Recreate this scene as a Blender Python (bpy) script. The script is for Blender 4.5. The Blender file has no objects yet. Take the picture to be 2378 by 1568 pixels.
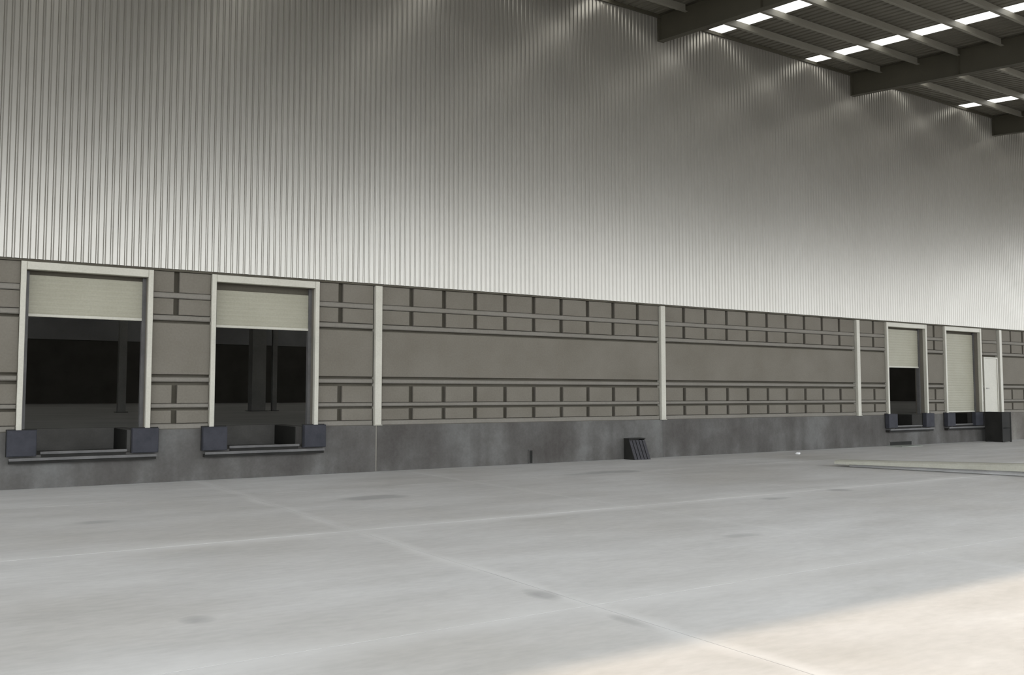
import bpy, math, random
from mathutils import Vector
random.seed(7)
sc = bpy.context.scene
C = sc.collection

# ------------------------------------------------------------------ camera, sky, sun, exposure
CAM_D, CAM_H = 19.74, 1.80
cam_d = bpy.data.cameras.new('camera')
cam = bpy.data.objects.new('camera', cam_d); C.objects.link(cam)
cam.location = (0.0, -CAM_D, CAM_H)
cam.rotation_euler = (math.radians(90 + 3.619), 0, math.radians(-32.973))
cam_d.sensor_width = 36.0
cam_d.lens = 2103.0 / 2378.0 * 36.0
cam_d.clip_end = 2000
sc.camera = cam

SKY_STRENGTH = 4.85
SUN_STRENGTH = 2.9
ROOF_W = 23.4            # depth of the canopy, wall to eave
ROOF_Z, ROOF_S = 13.08, 0.102   # roof height at the wall and its fall towards the eave
world = bpy.data.worlds.new('hazy_sky'); sc.world = world
world.use_nodes = True
bg = world.node_tree.nodes['Background']
bg.inputs['Color'].default_value = (0.925, 0.972, 1.03, 1)
bg.inputs['Strength'].default_value = SKY_STRENGTH

sun_d = bpy.data.lights.new('sun', 'SUN'); sun_d.energy = SUN_STRENGTH; sun_d.angle = math.radians(1.2)
sun_d.color = (1.0, 0.80, 0.60)
sun = bpy.data.objects.new('sun', sun_d); C.objects.link(sun)
EDGE_Z = ROOF_Z - ROOF_S * ROOF_W - 0.1
SHADOW_Y = -14.55
sdir = Vector((-1.5, SHADOW_Y + ROOF_W, -EDGE_Z)).normalized()     # the way the light travels
sun.rotation_euler = sdir.to_track_quat('-Z', 'Y').to_euler()
sun.location = (0, -40, 40)

sc.view_settings.view_transform = 'Standard'
sc.view_settings.look = 'None'
sc.view_settings.gamma = 1.0
sc.view_settings.exposure = 0.0
sc.view_settings.use_curve_mapping = False
sc.cycles.use_denoising = True
sc.cycles.diffuse_bounces = 7
sc.cycles.max_bounces = 14
sc.cycles.sample_clamp_indirect = 8.0

# ------------------------------------------------------------------ materials
def new_mat(name, rough=0.8, spec=0.3):
    m = bpy.data.materials.new(name); m.use_nodes = True
    b = m.node_tree.nodes['Principled BSDF']
    b.inputs['Roughness'].default_value = rough
    b.inputs['Specular IOR Level'].default_value = spec
    return m, m.node_tree, b

def N(nt, t, **kw):
    n = nt.nodes.new(t)
    for k, v in kw.items(): setattr(n, k, v)
    return n

def math_n(nt, op, a, b=None, clamp=False):
    n = N(nt, 'ShaderNodeMath', operation=op); n.use_clamp = clamp
    for i, v in enumerate((a, b)):
        if v is None: continue
        if isinstance(v, (int, float)): n.inputs[i].default_value = v
        else: nt.links.new(v, n.inputs[i])
    return n.outputs[0]

def noise(nt, scale, detail=4, stretch=(1, 1, 1), rough=0.55, off=(0, 0, 0)):
    g = N(nt, 'ShaderNodeNewGeometry')
    mp = N(nt, 'ShaderNodeMapping'); mp.inputs['Scale'].default_value = stretch; mp.inputs['Location'].default_value = off
    nt.links.new(g.outputs['Position'], mp.inputs['Vector'])
    n = N(nt, 'ShaderNodeTexNoise'); n.inputs['Scale'].default_value = scale
    n.inputs['Detail'].default_value = detail; n.inputs['Roughness'].default_value = rough
    nt.links.new(mp.outputs[0], n.inputs['Vector'])
    return n.outputs['Fac']

def ramp(nt, fac, stops):
    r = N(nt, 'ShaderNodeValToRGB')
    e = r.color_ramp.elements
    while len(e) < len(stops): e.new(0.5)
    for i, (p, c) in enumerate(stops):
        e[i].position = p; e[i].color = (*c, 1) if len(c) == 3 else c
    nt.links.new(fac, r.inputs[0])
    return r.outputs[0]

def mix(nt, fac, a, b, mode='MIX'):
    n = N(nt, 'ShaderNodeMix', data_type='RGBA', blend_type=mode)
    for s, v in ((n.inputs[0], fac), (n.inputs[6], a), (n.inputs[7], b)):
        if isinstance(v, (int, float)): s.default_value = v
        elif isinstance(v, tuple): s.default_value = (*v, 1)
        else: nt.links.new(v, s)
    return n.outputs[2]

def bump(nt, b, h, strength=0.3, dist=0.01):
    n = N(nt, 'ShaderNodeBump'); n.inputs['Strength'].default_value = strength; n.inputs['Distance'].default_value = dist
    nt.links.new(h, n.inputs['Height']); nt.links.new(n.outputs[0], b.inputs['Normal'])

def blotchy(name, c0, c1, scale=1.2, rough=0.85, spec=0.2, stretch=(1, 1, 1), bmp=0.0, fine=25, famt=0.25):
    m, nt, b = new_mat(name, rough, spec)
    f = noise(nt, scale, 5, stretch)
    col = ramp(nt, f, [(0.32, c0), (0.68, c1)])
    f2 = noise(nt, fine, 3)
    col = mix(nt, famt, col, ramp(nt, f2, [(0.3, (0.7, 0.7, 0.7)), (0.7, (1.15, 1.15, 1.15))]), 'MULTIPLY')
    nt.links.new(col, b.inputs['Base Color'])
    if bmp: bump(nt, b, f2, bmp, 0.01)
    return m

M = {}
M['cladding'] = blotchy('coated_steel_sheet', (0.292, 0.279, 0.249), (0.307, 0.294, 0.264), 0.35, 0.30, 0.2, (1, 1, 0.25), fine=3, famt=0.06)
M['cladding'].node_tree.nodes['Principled BSDF'].inputs['Metallic'].default_value = 0.64
M['cladding'].node_tree.nodes['Principled BSDF'].inputs['Specular Tint'].default_value = (0.42, 0.41, 0.39, 1)
M['block'] = blotchy('grey_concrete_block', (0.126, 0.1135, 0.092), (0.150, 0.1365, 0.1135), 0.8, 0.9, 0.15, bmp=0.25)
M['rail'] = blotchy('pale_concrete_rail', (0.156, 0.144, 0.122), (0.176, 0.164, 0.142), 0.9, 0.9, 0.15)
M['core'] = blotchy('dark_concrete_joint', (0.070, 0.063, 0.048), (0.082, 0.075, 0.059), 1.0, 0.95, 0.1)
M['cream'] = blotchy('cream_painted_steel', (0.385, 0.368, 0.31), (0.425, 0.408, 0.345), 1.5, 0.5, 0.35)
M['cream_slat'] = blotchy('cream_shutter_slat', (0.262, 0.250, 0.190), (0.287, 0.275, 0.212), 1.5, 0.55, 0.3)
M['rubber'] = blotchy('black_rubber', (0.028, 0.029, 0.034), (0.042, 0.042, 0.049), 4, 0.8, 0.15)
M['steel_dark'] = blotchy('dark_steel', (0.055, 0.055, 0.055), (0.085, 0.083, 0.08), 3, 0.55, 0.4)
M['steel_edge'] = blotchy('worn_steel_edge', (0.07, 0.067, 0.064), (0.10, 0.096, 0.092), 3, 0.6, 0.4)
M['black_steel'] = blotchy('black_painted_steel', (0.016, 0.0155, 0.014), (0.024, 0.023, 0.020), 3, 0.75, 0.12)
M['pit'] = blotchy('pit_concrete', (0.075, 0.072, 0.065), (0.10, 0.096, 0.088), 2, 0.95, 0.1)
M['wood_dark'] = blotchy('dark_grey_board', (0.030, 0.029, 0.032), (0.055, 0.052, 0.056), 6, 0.8, 0.2, (8, 8, 1))
M['beam'] = blotchy('dark_painted_beam', (0.046, 0.042, 0.029), (0.058, 0.053, 0.038), 0.8, 0.6, 0.3)
M['deck'] = blotchy('grey_roof_sheet', (0.105, 0.098, 0.078), (0.13, 0.122, 0.098), 0.7, 0.5, 0.3)
M['purlin'] = blotchy('galvanised_purlin', (0.135, 0.128, 0.104), (0.165, 0.157, 0.13), 0.8, 0.5, 0.4)
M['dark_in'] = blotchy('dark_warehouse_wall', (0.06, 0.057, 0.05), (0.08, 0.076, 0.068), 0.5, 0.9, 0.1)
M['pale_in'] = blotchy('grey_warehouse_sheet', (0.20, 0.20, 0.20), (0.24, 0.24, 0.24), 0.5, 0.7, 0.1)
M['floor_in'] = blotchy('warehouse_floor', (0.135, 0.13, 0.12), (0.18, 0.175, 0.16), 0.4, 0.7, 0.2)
M['column_in'] = blotchy('grey_column_paint', (0.22, 0.22, 0.21), (0.28, 0.28, 0.26), 1, 0.8, 0.1)
M['paper'] = blotchy('white_paper', (0.75, 0.75, 0.73), (0.82, 0.82, 0.8), 8, 0.9, 0.1)
M['plate'] = blotchy('grey_green_plate', (0.22, 0.23, 0.20), (0.28, 0.29, 0.26), 3, 0.7, 0.2)
M['kerb'] = blotchy('pale_kerb_concrete', (0.31, 0.30, 0.25), (0.37, 0.36, 0.305), 1.4, 0.9, 0.15, bmp=0.2)

# stained plinth concrete: vertical runs and cloudy patches
def plinth_mat(name, lift=1.0):
    m, nt, b = new_mat(name, 0.9, 0.15)
    a = noise(nt, 0.75, 6, (1, 1, 0.8), 0.62); v = noise(nt, 1.5, 4, (1, 1, 0.22)); f = noise(nt, 22, 3)
    col = ramp(nt, a, [(0.30, (0.060, 0.055, 0.050)), (0.5, (0.089, 0.085, 0.079)), (0.70, (0.130, 0.128, 0.122))])
    col = mix(nt, 0.38, col, ramp(nt, v, [(0.35, (0.62, 0.60, 0.58)), (0.65, (1.2, 1.2, 1.18))]), 'MULTIPLY')
    col = mix(nt, 0.3, col, ramp(nt, f, [(0.3, (0.75, 0.75, 0.75)), (0.7, (1.15, 1.15, 1.15))]), 'MULTIPLY')
    if lift != 1.0: col = mix(nt, 1.0, col, (lift, lift * 0.97, lift * 0.92), 'MULTIPLY')
    nt.links.new(col, b.inputs['Base Color']); bump(nt, b, f, 0.3, 0.01)
    return m
M['plinth'] = plinth_mat('stained_plinth_concrete')
M['plinth_pale'] = plinth_mat('paler_plinth_concrete', 1.45)

JX0, JXP = 4.87, 4.75          # slab joints across the yard
JY0, JYP = -8.40, 5.10
def floor_mat():
    m, nt, b = new_mat('yard_concrete', 0.72, 0.3)
    big = noise(nt, 0.22, 5); mid = noise(nt, 1.1, 5, (0.45, 1.3, 1)); fine = noise(nt, 9, 4, (0.6, 1.4, 1))
    col = ramp(nt, big, [(0.30, (0.42, 0.404, 0.376)), (0.5, (0.468, 0.458, 0.440)), (0.70, (0.505, 0.499, 0.485))])
    col = mix(nt, 0.5, col, ramp(nt, mid, [(0.30, (0.76, 0.75, 0.73)), (0.70, (1.13, 1.13, 1.13))]), 'MULTIPLY')
    col = mix(nt, 0.35, col, ramp(nt, fine, [(0.3, (0.82, 0.82, 0.82)), (0.7, (1.12, 1.12, 1.12))]), 'MULTIPLY')
    g = N(nt, 'ShaderNodeNewGeometry'); s = N(nt, 'ShaderNodeSeparateXYZ'); nt.links.new(g.outputs['Position'], s.inputs[0])
    X, Y = s.outputs['X'], s.outputs['Y']
    wob = noise(nt, 0.8, 4); brk = noise(nt, 0.5, 3, off=(7, 3, 0))
    # pale cement dust dragged along three joints
    for ax, pos, width, amount in ((Y, -8.40, 0.34, 0.75), (Y, -13.50, 0.40, 0.5), (X, 4.87, 0.16, 0.62), (X, 9.62, 0.18, 0.25)):
        d = math_n(nt, 'ABSOLUTE', math_n(nt, 'ADD', math_n(nt, 'SUBTRACT', ax, pos), math_n(nt, 'MULTIPLY', math_n(nt, 'SUBTRACT', wob, 0.5), 0.35)))
        k = math_n(nt, 'SUBTRACT', 1.0, math_n(nt, 'DIVIDE', d, width), True)
        k = math_n(nt, 'MULTIPLY', k, math_n(nt, 'MULTIPLY', brk, amount * 2), True)
        col = mix(nt, k, col, (0.56, 0.55, 0.53))
    # dark oil and tyre marks: (x, y, half length x, half width y)
    for (x, y, rx, ry) in ((2.18, -5.66, 0.42, 0.22), (1.90, -12.17, 0.16, 0.18), (6.54, -4.97, 0.75, 0.3), (4.74, -12.9, 0.14, 0.28),
                           (4.78, -14.1, 0.10, 0.3), (12.5, -8.9, 0.35, 0.2), (14.6, -8.6, 0.3, 0.25), (24.0, -10.2, 0.5, 0.3), (9.0, -11.5, 0.5, 0.2), (13.2, -3.2, 1.1, 0.35)):
        dx = math_n(nt, 'POWER', math_n(nt, 'DIVIDE', math_n(nt, 'SUBTRACT', X, x), rx), 2.0)
        dy = math_n(nt, 'POWER', math_n(nt, 'DIVIDE', math_n(nt, 'SUBTRACT', Y, y), ry), 2.0)
        k = math_n(nt, 'SUBTRACT', math_n(nt, 'ADD', 1.0, math_n(nt, 'MULTIPLY', math_n(nt, 'SUBTRACT', wob, 0.5), 4.0)), math_n(nt, 'ADD', dx, dy), True)
        col = mix(nt, math_n(nt, 'MULTIPLY', k, 0.42), col, (0.16, 0.155, 0.15))
    nt.links.new(col, b.inputs['Base Color']); bump(nt, b, fine, 0.15, 0.01)
    rr = ramp(nt, big, [(0.3, (0.6, 0.6, 0.6)), (0.7, (0.8, 0.8, 0.8))]); nt.links.new(rr, b.inputs['Roughness'])
    return m
M['floor'] = floor_mat()
M['filler'] = blotchy('pale_joint_filler', (0.20, 0.195, 0.185), (0.36, 0.355, 0.34), 0.6, 0.9, 0.1)

def skylight_mat():
    m = bpy.data.materials.new('translucent_roof_sheet'); m.use_nodes = True
    nt = m.node_tree; nt.nodes.remove(nt.nodes['Principled BSDF'])
    t = N(nt, 'ShaderNodeBsdfTranslucent'); d = N(nt, 'ShaderNodeBsdfDiffuse'); mx = N(nt, 'ShaderNodeMixShader')
    f = noise(nt, 2.0, 3)
    nt.links.new(ramp(nt, f, [(0.3, (0.62, 0.61, 0.57)), (0.7, (0.68, 0.67, 0.63))]), t.inputs['Color'])
    d.inputs['Color'].default_value = (0.8, 0.8, 0.78, 1); mx.inputs[0].default_value = 0.2
    nt.links.new(t.outputs[0], mx.inputs[1]); nt.links.new(d.outputs[0], mx.inputs[2])
    nt.links.new(mx.outputs[0], nt.nodes['Material Output'].inputs['Surface'])
    return m
M['skylight'] = skylight_mat()

# ------------------------------------------------------------------ mesh helpers
class MB:
    def __init__(s): s.v, s.f = [], []
    def box(s, x0, x1, y0, y1, z0, z1):
        n = len(s.v)
        s.v += [(x0, y0, z0), (x1, y0, z0), (x1, y1, z0), (x0, y1, z0), (x0, y0, z1), (x1, y0, z1), (x1, y1, z1), (x0, y1, z1)]
        s.f += [tuple(n + i for i in q) for q in ((0, 3, 2, 1), (4, 5, 6, 7), (0, 1, 5, 4), (1, 2, 6, 5), (2, 3, 7, 6), (3, 0, 4, 7))]
        return s
    def face_box(s, x0, x1, y0, y1, z0, z1, c):           # box whose front (y0) edges are chamfered by c
        n = len(s.v)
        def ring(y, k): return [(x0 + k, y, z0 + k), (x1 - k, y, z0 + k), (x1 - k, y, z1 - k), (x0 + k, y, z1 - k)]
        s.v += ring(y1, 0) + ring(y0 + c, 0) + ring(y0, c)
        s.f.append(tuple(n + i for i in (3, 2, 1, 0))); s.f.append(tuple(n + 8 + i for i in (0, 1, 2, 3)))
        for r in (0, 4):
            for i in range(4):
                j = (i + 1) % 4
                s.f.append((n + r + i, n + r + j, n + r + 4 + j, n + r + 4 + i))
        return s
    def top_box(s, x0, x1, y0, y1, z0, z1, c):            # box whose top edges are chamfered by c
        n = len(s.v)
        def ring(z, k): return [(x0 + k, y0 + k, z), (x1 - k, y0 + k, z), (x1 - k, y1 - k, z), (x0 + k, y1 - k, z)]
        s.v += ring(z0, 0) + ring(z1 - c, 0) + ring(z1, c)
        s.f.append(tuple(n + i for i in (3, 2, 1, 0))); s.f.append(tuple(n + 8 + i for i in (0, 1, 2, 3)))
        for r in (0, 4):
            for i in range(4):
                j = (i + 1) % 4
                s.f.append((n + r + i, n + r + j, n + r + 4 + j, n + r + 4 + i))
        return s
    def hexa(s, p):                                       # eight corners: bottom ring then top ring
        n = len(s.v); s.v += [tuple(q) for q in p]
        s.f += [tuple(n + i for i in q) for q in ((0, 3, 2, 1), (4, 5, 6, 7), (0, 1, 5, 4), (1, 2, 6, 5), (2, 3, 7, 6), (3, 0, 4, 7))]
        return s
    def cyl(s, a, b, r, seg=10):
        a, b = Vector(a), Vector(b); d = (b - a).normalized()
        u = d.orthogonal().normalized(); w = d.cross(u); n = len(s.v)
        for p in (a, b):
            for i in range(seg):
                t = 2 * math.pi * i / seg; s.v.append(tuple(p + u * (r * math.cos(t)) + w * (r * math.sin(t))))
        for i in range(seg):
            j = (i + 1) % seg; s.f.append((n + i, n + j, n + seg + j, n + seg + i))
        s.f.append(tuple(n + i for i in range(seg))[::-1]); s.f.append(tuple(n + seg + i for i in range(seg)))
        return s
    def prism(s, prof, a, b, axis):                       # closed profile swept from a to b along axis 0/1/2
        n, k = len(s.v), len(prof)
        for e in (a, b):
            for (p, q) in prof:
                s.v.append((e, p, q) if axis == 0 else (p, e, q) if axis == 1 else (p, q, e))
        for i in range(k):
            j = (i + 1) % k; s.f.append((n + i, n + j, n + k + j, n + k + i))
        s.f.append(tuple(n + i for i in range(k))); s.f.append(tuple(n + k + i for i in range(k))[::-1])
        return s
    def mesh(s, name, m):
        me = bpy.data.meshes.new(name); me.from_pydata(s.v, [], s.f); me.update()
        import bmesh
        bm = bmesh.new(); bm.from_mesh(me); bmesh.ops.recalc_face_normals(bm, faces=bm.faces); bm.to_mesh(me); bm.free()
        me.materials.append(m)
        return me
    def build(s, name, m, parent=None, loc=(0, 0, 0)): return link(name, s.mesh(name, m), parent, loc)

def link(name, me, parent=None, loc=(0, 0, 0), rot=None):
    o = bpy.data.objects.new(name, me); C.objects.link(o); o.location = loc
    if rot: o.rotation_euler = rot
    if parent: o.parent = parent
    return o
def tag(o, label, cat, group=None, kind=None):
    o['label'] = label; o['category'] = cat
    if group: o['group'] = group
    if kind: o['kind'] = kind
    return o
def empty(name, loc=(0, 0, 0)):
    o = bpy.data.objects.new(name, None); C.objects.link(o); o.location = loc; return o

# ------------------------------------------------------------------ dimensions read off the wall
BAY = 9.0
X_MIN, X_MAX = -9.0, 54.0                 # stretch of wall built in detail
PZ, BZ, TOP = 1.08, 4.43, 13.6            # top of plinth, foot of the cladding, top of the wall
DOORS = [(1.50, 3.92), (5.11, 7.52), (28.60, 31.02), (32.17, 34.63)]
SHUT = [3.33, 3.26, 2.78, 1.13]           # height of each shutter's lower edge
PDOOR = (34.84, 35.84)
WALL_T = 0.36
PIT_D = 1.8
PITZ = 0.64

# ------------------------------------------------------------------ yard floor
b = MB(); b.box(-150, 210, -260, 0.06, -0.32, -0.0012)
floor = b.build('floor', M['filler'])
tag(floor, 'grey concrete loading yard floor cast in large slabs', 'floor', kind='structure')
slab_mesh = MB().top_box(-JXP / 2 + 0.004, JXP / 2 - 0.004, -JYP / 2 + 0.004, JYP / 2 - 0.004, -0.0012, 0.0, 0.0003).mesh('slab', M['floor'])
gx0 = JX0 - 5 * JXP
for i in range(22):
    for j in range(9):
        cy = JY0 + JYP / 2 - j * JYP + JYP
        if cy - JYP / 2 < -0.01 and cy + JYP / 2 > 0: continue
        link('slab', slab_mesh, floor, (gx0 + (i + .5) * JXP, cy, 0))
# strip of slabs against the wall, cut shorter
y_last = JY0 + JYP
edge_mesh = MB().top_box(-JXP / 2 + 0.004, JXP / 2 - 0.004, y_last + 0.006, 0.05, -0.0012, 0.0, 0.0003).mesh('slab', M['floor'])
for i in range(22): link('slab', edge_mesh, floor, (gx0 + (i + .5) * JXP, 0, 0))
b = MB()
ylo = JY0 + 2 * JYP - 9 * JYP
b.box(-150, 210, -260, ylo - 0.004, -0.0012, 0.0).box(-150, gx0 - 0.004, ylo, -0.02, -0.0012, 0.0).box(gx0 + 22 * JXP + 0.004, 210, ylo, -0.02, -0.0012, 0.0)
o = b.build('outer_paving', M['floor'], floor)

# ------------------------------------------------------------------ the long wall
b = MB()
def core_span(x0, x1, z0=PZ, z1=BZ): b.box(x0, x1, 0.11, WALL_T, z0, z1)
holes = sorted(DOORS + [PDOOR])
x = -15.0
for (h0, h1) in holes: core_span(x, h0); x = h1
core_span(x, 100.0)
b.box(PDOOR[0], PDOOR[1], 0.11, WALL_T, 3.28, BZ)
b.box(-15, 100, 0.0, WALL_T, BZ, TOP)
wall = b.build('wall_back', M['core'])
tag(wall, 'long warehouse wall of concrete blocks under ribbed metal cladding', 'wall', kind='structure')

# plinth panels, one per bay, notched for the dock pits
def plinth_panel(x0, x1, cuts, m):
    b = MB(); x = x0 + 0.003
    for (c0, c1) in cuts:
        b.box(x, c0, -0.02, WALL_T, 0, PZ); b.box(c0, c1, -0.02, WALL_T, 0, PITZ); x = c1
    b.box(x, x1 - 0.003, -0.02, WALL_T, 0, PZ)
    return b.build('plinth_panel', m, wall)
def pit_of(d): return (d[0] + 0.36, d[1] - 0.36)
for k in range(-1, 6):
    x0, x1 = k * BAY, (k + 1) * BAY
    cuts = [pit_of(d) for d in DOORS if x0 < d[0] < x1]
    plinth_panel(x0, x1, cuts, M['plinth_pale'] if k >= 4 else M['plinth'])
MB().box(-15, -9, -0.02, WALL_T, 0, PZ).box(54, 100, -0.02, WALL_T, 0, PZ).build('plinth_panel', M['plinth'], wall)
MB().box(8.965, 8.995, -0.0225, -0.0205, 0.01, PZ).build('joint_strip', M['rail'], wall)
# dock pits behind the plinth
for d in DOORS:
    p0, p1 = pit_of(d); b = MB()
    b.box(p0 - 0.25, p1 + 0.25, WALL_T, PIT_D + 0.25, 0.3, PITZ - 0.02)
    b.box(p0 - 0.25, p0, WALL_T, PIT_D, PITZ - 0.02, PZ); b.box(p1, p1 + 0.25, WALL_T, PIT_D, PITZ - 0.02, PZ)
    MB().box(p1 - 0.02, p1 - 0.0005, WALL_T + .02, PIT_D - 0.01, PITZ - 0.015, PZ - 0.01).build('pit_shade_panel', M['black_steel'], wall)  # black panel standing in for the deep shade on the pit's right side
    b.box(p0 - 0.25, p1 + 0.25, PIT_D, PIT_D + 0.25, PITZ - 0.02, PZ)
    b.build('dock_pit', M['pit'], wall)

# ribbed cladding sheets: eight ribs each
RIB = 0.1343
def sheet_mesh():
    b = MB(); n = 8; prof = []
    for i in range(n):
        x = i * RIB
        prof += [(x, -0.056), (x + 0.020, -0.056), (x + 0.042, -0.082), (x + 0.112, -0.082)]
    prof.append((n * RIB, -0.056)); prof.append((n * RIB + 0.016, -0.0575))
    for z in (BZ, ROOF_Z + 0.45):
        b.v += [(x, y, z) for x, y in prof]
    k = len(prof)
    for i in range(k - 1): b.f.append((i, i + 1, k + i + 1, k + i))
    return b.mesh('cladding_sheet', M['cladding'])
sm = sheet_mesh()
nsheet = int((X_MAX - X_MIN) / (8 * RIB)) + 1
for i in range(nsheet): link('cladding_sheet', sm, wall, (X_MIN + i * 8 * RIB, 0, 0))
MB().box(X_MIN, X_MAX, -0.050, 0.0, BZ - 0.045, BZ - 0.002).build('drip_flashing', M['core'], wall)

# concrete blocks in two double rows, rails and smooth band panels
ROWS = [(3.945, 4.385), (3.475, 3.815), (1.62, 2.005), (1.205, 1.475)]
RAILS = [(3.825, 3.938), (3.355, 3.462), (2.07, 2.165), (1.53, 1.612), (PZ, 1.195)]
MID = (2.225, 3.30)
cache = {}
def piece(name, x0, x1, y0, y1, z0, z1, c, mat):
    key = (name, round(x1 - x0, 3), round(z1 - z0, 3), y0)
    if key not in cache: cache[key] = MB().face_box(0, x1 - x0, y0, y1, 0, z1 - z0, c).mesh(name, M[mat])
    return link(name, cache[key], wall, (x0, 0, z0))
def bay_blocks(x0, x1, joints):
    edges = [x0] + joints + [x1]
    for (z0, z1) in ROWS:
        for i in range(len(edges) - 1):
            a = edges[i] + (0.055 if i else 0.0); e = edges[i + 1] - (0.055 if i < len(edges) - 2 else 0.0)
            dy = random.choice((0.0, 0.004, 0.008))
            piece('block', a, e, 0.0 + dy, 0.11, z0, z1, 0.012, 'block')
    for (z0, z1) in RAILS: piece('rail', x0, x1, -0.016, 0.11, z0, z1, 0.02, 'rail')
    piece('band_panel', x0, x1, 0.0, 0.11, MID[0], MID[1], 0.012, 'block')
PH = 0.11
def std(k): return [k * BAY + 0.9 * i for i in range(1, 10)]
bay_blocks(-9 + PH, 0 - PH, std(-1))
bay_blocks(0 + PH, 1.50, [0.72])
bay_blocks(3.92, 5.11, [4.40])
bay_blocks(7.52, 9 - PH, [8.07])
bay_blocks(9 + PH, 18 - PH, std(1))
bay_blocks(18 + PH, 27 - PH, std(2))
bay_blocks(27 + PH, 28.60, [27.95])
bay_blocks(31.02, 32.17, [31.60])
bay_blocks(34.63, 34.83, [])
bay_blocks(36 + PH, 45 - PH, std(4))
bay_blocks(45 + PH, 54 - PH, std(5))
# two short blocks over the personnel door
for (z0, z1) in ROWS[:2]: piece('block', PDOOR[0], PDOOR[1], 0.0, 0.11, z0, z1, 0.012, 'block')
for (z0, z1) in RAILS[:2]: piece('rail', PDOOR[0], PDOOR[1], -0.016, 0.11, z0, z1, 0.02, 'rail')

# ------------------------------------------------------------------ canopy roof
roof = empty('ceiling', (0, 0, ROOF_Z))
tag(roof, 'sloping metal canopy roof on purlins with narrow translucent strips', 'ceiling', kind='structure')
def rz(y): return ROOF_S * y                                  # y is negative away from the wall
RX0, RX1 = -2, 7                                              # bays roofed
STRIPS = []
for k in range(RX0, RX1):
    for off in (2.25, 6.75): STRIPS.append(k * BAY + off)
SW = 0.28
def deck_mesh(w, m, name):
    b = MB(); n = max(2, round(w / 0.25)); st = w / n; prof = []
    for i in range(n):
        x = i * st; prof += [(x, 0.0), (x + st * 0.6, 0.0), (x + st * 0.7, 0.035), (x + st * 0.9, 0.035)]
    prof.append((w, 0.0))
    for y in (0.0, -ROOF_W): b.v += [(x, y, z + rz(y)) for x, z in prof]
    q = len(prof)
    for i in range(q - 1): b.f.append((i, i + 1, q + i + 1, q + i))
    return b.mesh(name, m)
dm = deck_mesh(4.5 - 2 * SW, M['deck'], 'roof_sheet'); skm = deck_mesh(2 * SW, M['skylight'], 'skylight_strip')
for xs in STRIPS:
    link('skylight_strip', skm, roof, (xs - SW, 0, 0))
    link('roof_sheet', dm, roof, (xs + SW, 0, 0))
MB().hexa([(RX0 * BAY, -ROOF_W, rz(-ROOF_W)), (STRIPS[0] - SW, -ROOF_W, rz(-ROOF_W)), (STRIPS[0] - SW, 0, 0), (RX0 * BAY, 0, 0),
           (RX0 * BAY, -ROOF_W, rz(-ROOF_W) + .03), (STRIPS[0] - SW, -ROOF_W, rz(-ROOF_W) + .03), (STRIPS[0] - SW, 0, .03), (RX0 * BAY, 0, .03)]).build('roof_sheet', M['deck'], roof)
# Z-section purlins running along the wall
PD, PF, PT = 0.24, 0.085, 0.012
prof = [(0, 0), (PF, 0), (PF, -PT), (PT, -PT), (PT, -PD + PT), (PT, -PD), (-PF, -PD), (-PF, -PD + PT), (0, -PD + PT)]
pm = MB().prism(prof, 0.12, BAY - 0.12, 0).mesh('purlin', M['purlin'])
npur = int((ROOF_W - 1.28) / 1.37) + 1
for k in range(npur):
    y = -1.28 - 1.37 * k
    for q in range(RX0, RX1): link('purlin', pm, roof, (q * BAY, y, rz(y) - 0.012))
MB().box(RX0 * BAY, RX1 * BAY, -0.135, -0.085, rz(-0.135) - 0.10, rz(-0.135) - 0.004).build('wall_angle', M['beam'], roof)
# eave gutter
MB().box(RX0 * BAY, RX1 * BAY, -ROOF_W - 0.22, -ROOF_W - 0.005, rz(-ROOF_W) - 0.16, rz(-ROOF_W) + 0.02).build('eave_gutter', M['deck'], roof)

# tapered plate girders
def rafter(x, label):
    e = empty('roof_beam', (x, 0, 0))
    tag(e, label, 'beam')
    top0, bot0 = ROOF_Z - 0.015, 12.27
    L = ROOF_W - 0.6; zt = lambda y: top0 + ROOF_S * y; zb = lambda y: bot0 + 0.112 * y
    y0, y1 = -0.14, -L
    def plate(w, za, zb_): 
        return MB().hexa([(-w, y1, zb_(y1)), (w, y1, zb_(y1)), (w, y0, zb_(y0)), (-w, y0, zb_(y0)), (-w, y1, za(y1)), (w, y1, za(y1)), (w, y0, za(y0)), (-w, y0, za(y0))])
    plate(0.006, lambda y: zt(y) - 0.014, lambda y: zb(y) + 0.014).build('web', M['beam'], e)
    plate(0.11, zt, lambda y: zt(y) - 0.014).build('flange', M['beam'], e)
    plate(0.11, lambda y: zb(y) + 0.014, zb).build('flange', M['beam'], e)
    b = MB(); b.box(-0.118, 0.118, -0.139, -0.0835, zb(0) - 0.02, zt(-.14) - 0.1); b.build('end_plate', M['beam'], e)
    for yy in (-4.0, -8.5, -13.0, -17.5):
        b = MB(); b.box(0.006, 0.10, yy - 0.006, yy + 0.006, zb(yy) + 0.014, zt(yy) - 0.014); b.box(-0.10, -0.006, yy - 0.006, yy + 0.006, zb(yy) + 0.014, zt(yy) - 0.014)
        b.build('stiffener', M['beam'], e)
    return e
rafter(9, 'dark steel roof beam high above the cream post beside the second dock door')
rafter(18, 'dark steel roof beam over the middle cream post, nearest of the beams in view')
rafter(27, 'dark steel roof beam over the third cream post, between two rows of skylights')
rafter(36, 'dark steel roof beam at the far right end of the canopy')

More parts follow.
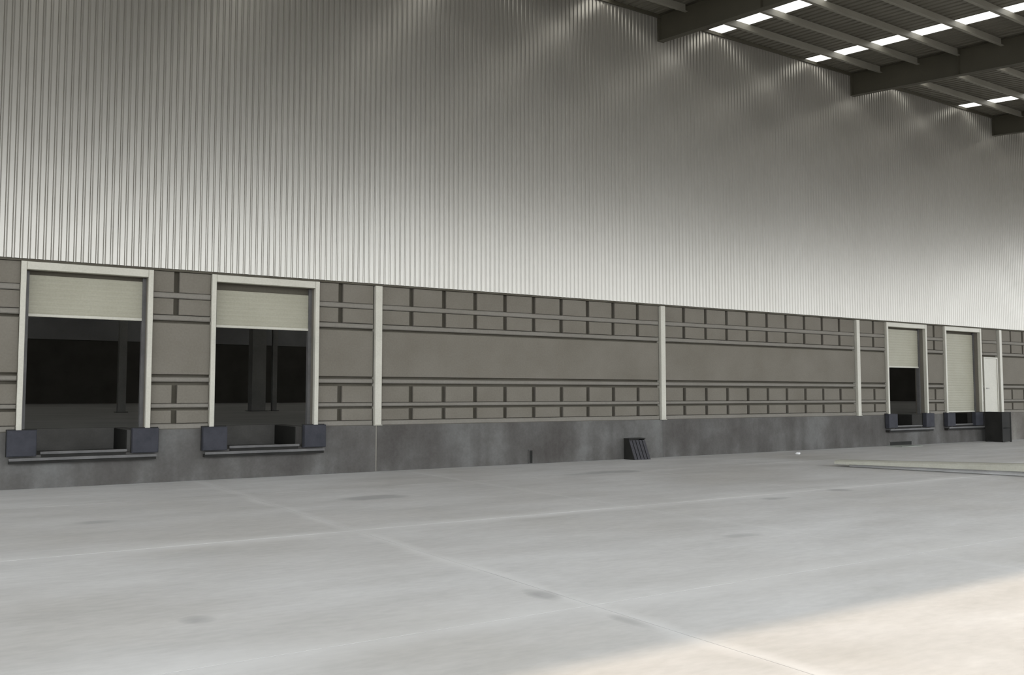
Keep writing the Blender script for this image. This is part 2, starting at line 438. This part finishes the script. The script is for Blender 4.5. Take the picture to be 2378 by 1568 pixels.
# ------------------------------------------------------------------ warehouse inside
IX0, IX1, IY1, IZ1 = -14.0, 95.0, 62.0, 12.5
b = MB()
segs = []
x = IX0
for d in DOORS:
    p0, p1 = pit_of(d); segs.append((x, p0 - 0.25)); x = p1 + 0.25
segs.append((x, IX1))
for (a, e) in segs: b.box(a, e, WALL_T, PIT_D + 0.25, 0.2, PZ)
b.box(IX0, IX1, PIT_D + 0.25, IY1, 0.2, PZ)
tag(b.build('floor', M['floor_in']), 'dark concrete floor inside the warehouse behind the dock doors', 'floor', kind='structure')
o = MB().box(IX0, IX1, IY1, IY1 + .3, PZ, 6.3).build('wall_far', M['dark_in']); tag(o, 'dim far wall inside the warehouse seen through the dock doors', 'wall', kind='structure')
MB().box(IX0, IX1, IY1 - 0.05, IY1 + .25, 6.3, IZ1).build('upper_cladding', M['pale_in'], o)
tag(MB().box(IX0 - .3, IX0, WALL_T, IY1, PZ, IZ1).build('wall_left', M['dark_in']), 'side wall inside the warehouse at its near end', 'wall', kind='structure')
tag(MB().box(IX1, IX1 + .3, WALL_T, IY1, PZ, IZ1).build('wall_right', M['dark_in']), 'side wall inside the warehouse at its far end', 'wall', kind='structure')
b = MB(); strips = [(-8 + 12 * i, -7.0 + 12 * i) for i in range(9)]; x = IX0
for (a, c) in strips: b.box(x, a, WALL_T, IY1, IZ1, IZ1 + .2); x = c
b.box(x, IX1, WALL_T, IY1, IZ1, IZ1 + .2)
o = tag(b.build('ceiling', M['dark_in']), 'dark warehouse ceiling behind the long wall', 'ceiling', kind='structure')
for (a, c) in strips:  # unseen skylights, added to brighten the warehouse interior
    b = MB(); b.v = [(a, WALL_T, IZ1 + .1), (c, WALL_T, IZ1 + .1), (c, IY1, IZ1 + .1), (a, IY1, IZ1 + .1)]; b.f = [(0, 1, 2, 3)]
    b.build('skylight_strip', M['skylight'], o)
def column(x, y, w, label):
    e = empty('warehouse_column', (x, y, PZ)); tag(e, label, 'column')
    h = IZ1 - PZ
    b = MB(); b.box(-w / 2, w / 2, -w / 2, -w / 2 + .02, 0.03, h).box(-w / 2, w / 2, w / 2 - .02, w / 2, 0.03, h).box(-.01, .01, -w / 2 + .02, w / 2 - .02, 0.03, h)
    b.build('shaft', M['column_in'], e)
    MB().box(-w / 2 - .08, w / 2 + .08, -w / 2 - .08, w / 2 + .08, 0, 0.03).build('base_plate', M['steel_dark'], e)
column(6.78, 20, 0.30, 'grey steel column in the dark behind the leftmost dock door')
column(12.35, 20, 0.60, 'wide grey column in the dark behind the second dock door from the left')
column(13.12, 20, 0.20, 'thin grey post beside the wide column behind the second dock door')

# ------------------------------------------------------------------ posts along the wall
def post(x, label, z1=BZ - 0.05):
    e = empty('wall_post', (x, 0, PZ)); tag(e, label, 'post')
    MB().face_box(-0.085, 0.085, -0.085, 0.11, 0.012, z1 - PZ, 0.008).build('shaft', M['cream'], e)
    MB().box(-0.10, 0.10, -0.10, 0.0, 0.0, 0.012).build('base_plate', M['cream'], e)
post(0, 'cream steel wall post left of the leftmost dock door')
post(9, 'cream steel wall post right of the second dock door, widest post in view')
post(18, 'cream steel wall post midway along the wall between two long runs of blocks')
post(27, 'cream steel wall post just before the third dock door')
post(36, 'cream steel wall post rising at the right side of the plain white door')
post(45, 'cream steel wall post beyond the plain white door')

# ------------------------------------------------------------------ shutter doors
NAMES = ['leftmost half open cream roller shutter, its opening dark', 'second half open cream roller shutter from the left, beside the widest post',
         'third roller shutter from the left, raised to mid height in the right part of the wall', 'fully closed cream roller shutter next to the plain white door']
SL = 0.095
for n, ((d0, d1), sb) in enumerate(zip(DOORS, SHUT)):
    e = empty('door_%d' % (n + 1), (0.5 * (d0 + d1), 0, PZ)); tag(e, NAMES[n], 'shutter door', kind='structure')
    w = (d1 - d0) / 2; hz = BZ - PZ
    for s in (-1, 1):
        a, c = sorted((s * (w - 0.095), s * w))
        MB().face_box(a, c, -0.085, 0.03, 0.0, hz - 0.05, 0.008).build('jamb', M['cream'], e)
        MB().box(a, c, 0.0305, WALL_T + 0.02, 0.0, hz - 0.05).build('reveal', M['block'], e)
        a, c = sorted((s * (w - 0.165), s * (w - 0.096)))
        MB().box(a, c, 0.17, 0.29, 0.0, hz - 0.21).build('guide_rail', M['steel_edge'], e)
    MB().face_box(-w + 0.096, w - 0.096, -0.075, 0.10, hz - 0.205, hz - 0.05, 0.008).build('header', M['cream'], e)
    MB().box(-w + 0.096, w - 0.096, 0.235, WALL_T + 0.02, hz - 0.36, hz - 0.0).build('header_shade_housing', M['core'], e)  # housing coloured dark to imitate the shadow band below the header
    sw = w - 0.14
    slat = MB()
    slat.prism([(0.205, 0.0), (0.205, SL), (0.222, SL), (0.222, SL - 0.004), (0.2115, SL - 0.004), (0.2115, 0.0)], -sw, sw, 0)
    slat.prism([(0.2049, 0.008), (0.2005, 0.024), (0.2005, SL - 0.024), (0.2049, SL - 0.008)], -sw, sw, 0)
    slm = slat.mesh('slat', M['cream_slat'])
    z = sb - PZ + 0.06
    while z + SL < hz - 0.255:
        link('slat', slm, e, (0, 0, z)); z += SL
    MB().face_box(-sw, sw, 0.185, 0.225, sb - PZ, sb - PZ + 0.06, 0.008).build('bottom_bar', M['cream'], e)

# personnel door
e = empty('door_5', (0.5 * (PDOOR[0] + PDOOR[1]), 0, PZ)); tag(e, 'plain narrow white door at the right end, above the black landing box', 'door', kind='structure')
hw = (PDOOR[1] - PDOOR[0]) / 2
for s in (-1, 1):
    a, c = sorted((s * (hw - 0.06), s * hw)); MB().box(a, c, -0.03, WALL_T, 0, 2.20).build('jamb', M['cream'], e)
MB().box(-hw + 0.06, hw - 0.06, -0.03, WALL_T, 2.14, 2.20).build('head', M['cream'], e)
lf = MB().face_box(-hw + 0.063, hw - 0.063, -0.01, 0.035, 0.02, 2.137, 0.004).build('leaf', M['cream'], e)
b = MB(); b.cyl((-hw + 0.15, -0.010, 0.98), (-hw + 0.15, -0.055, 0.98), 0.012).cyl((-hw + 0.15, -0.055, 0.98), (-hw + 0.28, -0.055, 0.98), 0.010)
b.build('handle', M['steel_dark'], lf)

# ------------------------------------------------------------------ dock bumpers and sills
WHERE = ['leftmost dock door', 'second dock door', 'third dock door', 'closed shutter']
pad_m = MB().face_box(-0.25, 0.25, -0.20, -0.045, 0.0, 0.50, 0.015).mesh('pad', M['rubber'])
pl_m = MB().box(-0.262, 0.262, -0.045, -0.0205, -0.005, 0.515).mesh('mounting_plate', M['black_steel'])
for n, (d0, d1) in enumerate(DOORS):
    for s, side in ((0, 'left'), (1, 'right')):
        if n == 3 and s == 1: x = d1 - 0.50
        else: x = d0 + 0.10 if s == 0 else d1 - 0.10
        e = empty('dock_bumper', (x, 0, 0.625)); tag(e, 'dark rubber dock bumper on the %s of the pit under the %s' % (side, WHERE[n]), 'bumper', 'rubber dock bumpers')
        link('pad', pad_m, e); link('mounting_plate', pl_m, e)
    cx = 0.5 * (d0 + d1); hw = (d1 - d0) / 2 + 0.11
    e = empty('dock_sill', (cx, 0, 0.5)); tag(e, 'steel sill ledge below the pit of the %s' % WHERE[n], 'sill', 'dock sills')
    MB().box(-hw, hw, -0.20, -0.0205, 0.06, 0.095).build('ledge_plate', M['steel_edge'], e)
    MB().box(-hw, hw, -0.215, -0.2005, 0.045, 0.098).build('lip', M['steel_edge'], e)
    MB().box(-hw, hw, -0.17, -0.0205, -0.01, 0.0595).build('bracket', M['black_steel'], e)
    MB().box(-hw + 0.56, hw - 0.56, -0.05, -0.0205, 0.0955, 0.155).build('gap_shade_bar', M['black_steel'], e)  # black bar put in for the dark gap between ledge and pit edge
    MB().box(-hw + 0.54, hw - 0.54, -0.08, -0.0205, 0.156, 0.205).build('pit_edge', M['steel_edge'], e)

# ------------------------------------------------------------------ black landing box
LX0, LX1, LY0, LY1, LH = 34.42, 35.06, -0.90, -0.23, 1.14
e = empty('landing_box', (0.5 * (LX0 + LX1), 0.5 * (LY0 + LY1), 0)); tag(e, 'tall black steel landing box standing below the plain white door', 'landing')
hx, hy = (LX1 - LX0) / 2, (LY1 - LY0) / 2
MB().box(-hx, hx, -hy, hy + 0.2, LH - 0.03, LH).build('top_plate', M['black_steel'], e)
b = MB()
for sx in (-1, 1):
    for sy in (-1, 1):
        a, c = sorted((sx * hx, sx * (hx - 0.05))); d_, f_ = sorted((sy * hy, sy * (hy - 0.05)))
        MB().box(a, c, d_, f_, 0, LH - 0.03).build('leg', M['black_steel'], e)
MB().box(-hx + 0.05, hx - 0.05, -hy + 0.012, -hy + 0.03, 0.02, 0.52).build('front_panel', M['black_steel'], e)
MB().box(-hx + 0.05, hx - 0.05, -hy + 0.012, -hy + 0.03, 0.54, LH - 0.03).build('front_panel', M['black_steel'], e)
MB().box(-hx + 0.012, -hx + 0.03, -hy + 0.05, hy - 0.05, 0.02, LH - 0.03).build('side_panel', M['black_steel'], e)
MB().box(hx - 0.03, hx - 0.012, -hy + 0.05, hy - 0.05, 0.02, LH - 0.03).build('side_panel', M['black_steel'], e)

# ------------------------------------------------------------------ raised kerbed ramp slab at the right
p0 = Vector((19.39, -4.89)); p1 = Vector((20.42, -9.01)); dr = (p1 - p0).normalized(); p2 = p0 + dr * 9.5
h0, h1 = 0.155, 0.42
xe = 33.0
e = empty('ramp_slab', (p0.x, p0.y, 0)); tag(e, 'low pale concrete ramp slab with a raised kerb edge at the right', 'ramp')
def rel(v, z): return (v.x - p0.x, v.y - p0.y, z)
q0, q2 = Vector((xe, p0.y)), Vector((xe, p2.y))
d0_, d2_ = p0 + Vector((0.22, -0.22)), p2 + Vector((0.22, 0.0)); q0 = q0 + Vector((0, -0.22))
MB().hexa([rel(d2_, 0), rel(q2, 0), rel(q0, 0), rel(d0_, 0), rel(d2_, h1 - .02), rel(q2, h1 - .02), rel(q0, h0 - .02), rel(d0_, h0 - .02)]).build('deck', M['floor'], e)
nrm = Vector((-dr.y, dr.x)) * -1
if nrm.x > 0: nrm = -nrm
k0, k2 = p0 + nrm * 0.12, p2 + nrm * 0.12
i0, i2 = p0 - nrm * 0.30, p2 - nrm * 0.30
c = 0.03
b = MB()
ring = lambda P, o, i, h: [(*rel(o, 0)[:2], 0.42 * h), (*rel(o, 0)[:2], h - c), (*rel(o.lerp(i, 0.15), 0)[:2], h), (*rel(i, 0)[:2], h), (*rel(i, 0)[:2], 0.42 * h)]
ra, rb = ring(p0, k0, i0, h0), ring(p2, k2, i2, h1)
b.v += ra + rb
for i in range(5): b.f.append((i, (i + 1) % 5, 5 + (i + 1) % 5, 5 + i))
b.f += [(4, 3, 2, 1, 0), (5, 6, 7, 8, 9)]
b.build('kerb', M['kerb'], e)

# ------------------------------------------------------------------ small things along the wall foot
# dark crate with a sloping slatted front, pushed against the plinth
CX0, CW, CH = 16.53, 0.58, 0.56
e = empty('slatted_crate', (CX0, -0.03, 0)); tag(e, 'small dark crate with a sloping slatted front, pushed against the plinth', 'crate')
yb, yt = -0.44, -0.20
for x in (0.0, CW - 0.022):
    MB().hexa([(x, yb, 0), (x + .022, yb, 0), (x + .022, 0, 0), (x, 0, 0), (x, yt, CH), (x + .022, yt, CH), (x + .022, 0, CH), (x, 0, CH)]).build('side_panel', M['black_steel'], e)
fy = lambda z: yb + (yt - yb) * z / CH
n = 5; pw = (CW + 0.02) / n
slm = MB().hexa([(0, yb - .022, 0), (pw - .028, yb - .022, 0), (pw - .028, yb - .001, 0), (0, yb - .001, 0), (0, yt - .022, CH - .03), (pw - .028, yt - .022, CH - .03), (pw - .028, yt - .001, CH - .03), (0, yt - .001, CH - .03)]).mesh('slat', M['wood_dark'])
for i in range(n): link('slat', slm, e, (0.004 + i * pw, 0, 0))
MB().hexa([(0.0221, fy(0) + .05, 0.02), (CW - .0221, fy(0) + .05, 0.02), (CW - .0221, -0.01, 0.02), (0.0221, -0.01, 0.02), (0.0221, yt + .05, CH - .07), (CW - .0221, yt + .05, CH - .07), (CW - .0221, -0.01, CH - .07), (0.0221, -0.01, CH - .07)]).build('core', M['black_steel'], e)
MB().box(-0.01, CW + 0.01, yt - 0.03, 0.0, CH + 0.0005, CH + 0.025).build('lid', M['black_steel'], e)

# narrow drain slot at the wall foot
e = empty('drain_outlet', (13.37, -0.02, 0)); tag(e, 'narrow dark drain outlet upright at the foot of the plinth', 'drain')
b = MB(); b.box(-0.075, -0.05, -0.022, -0.0005, 0.02, 0.37).box(0.05, 0.075, -0.022, -0.0005, 0.02, 0.37).box(-0.05, 0.05, -0.022, -0.0005, 0.345, 0.37)
b.build('frame', M['plinth'], e)
MB().box(-0.05, 0.05, -0.010, -0.0005, 0.02, 0.345).build('opening', M['black_steel'], e)

# low slot and plate below the third door
e = empty('drain_slot', (29.35, -0.02, 0)); tag(e, 'low dark drain slot at the wall foot under the third dock door', 'drain')
MB().box(-0.62, 0.62, -0.012, -0.0005, 0.01, 0.13).build('opening', M['black_steel'], e)
MB().box(-0.68, 0.68, -0.02, -0.0005, 0.131, 0.15).build('rim', M['plinth'], e)
e = tag(MB().top_box(-0.62, 0.62, -0.30, 0.30, 0, 0.02, 0.006).build('floor_plate', M['plate'], None, (29.0, -0.42, 0)), 'thin grey-green plate lying before the low drain slot', 'plate')

# crumpled scrap of paper
b = MB()
rng = random.Random(3); nseg = 9
b.v.append((0, 0, 0.055))
for r, zz in ((0.045, 0.05), (0.075, 0.025), (0.06, 0.0)):
    for i in range(nseg):
        t = 2 * math.pi * i / nseg; rr = r * rng.uniform(0.75, 1.25)
        b.v.append((rr * math.cos(t), rr * math.sin(t), max(0, zz + (rng.uniform(-0.012, 0.012) if zz else 0))))
for i in range(nseg):
    j = (i + 1) % nseg; b.f.append((0, 1 + i, 1 + j))
    for r in (0, 1): b.f.append((1 + r * nseg + i, 1 + (r + 1) * nseg + i, 1 + (r + 1) * nseg + j, 1 + r * nseg + j))
b.f.append(tuple(1 + 2 * nseg + i for i in range(nseg))[::-1])
tag(b.build('paper_scrap', M['paper'], None, (22.35, -1.25, 0)), 'crumpled white paper scrap on the yard floor near the wall foot', 'litter')
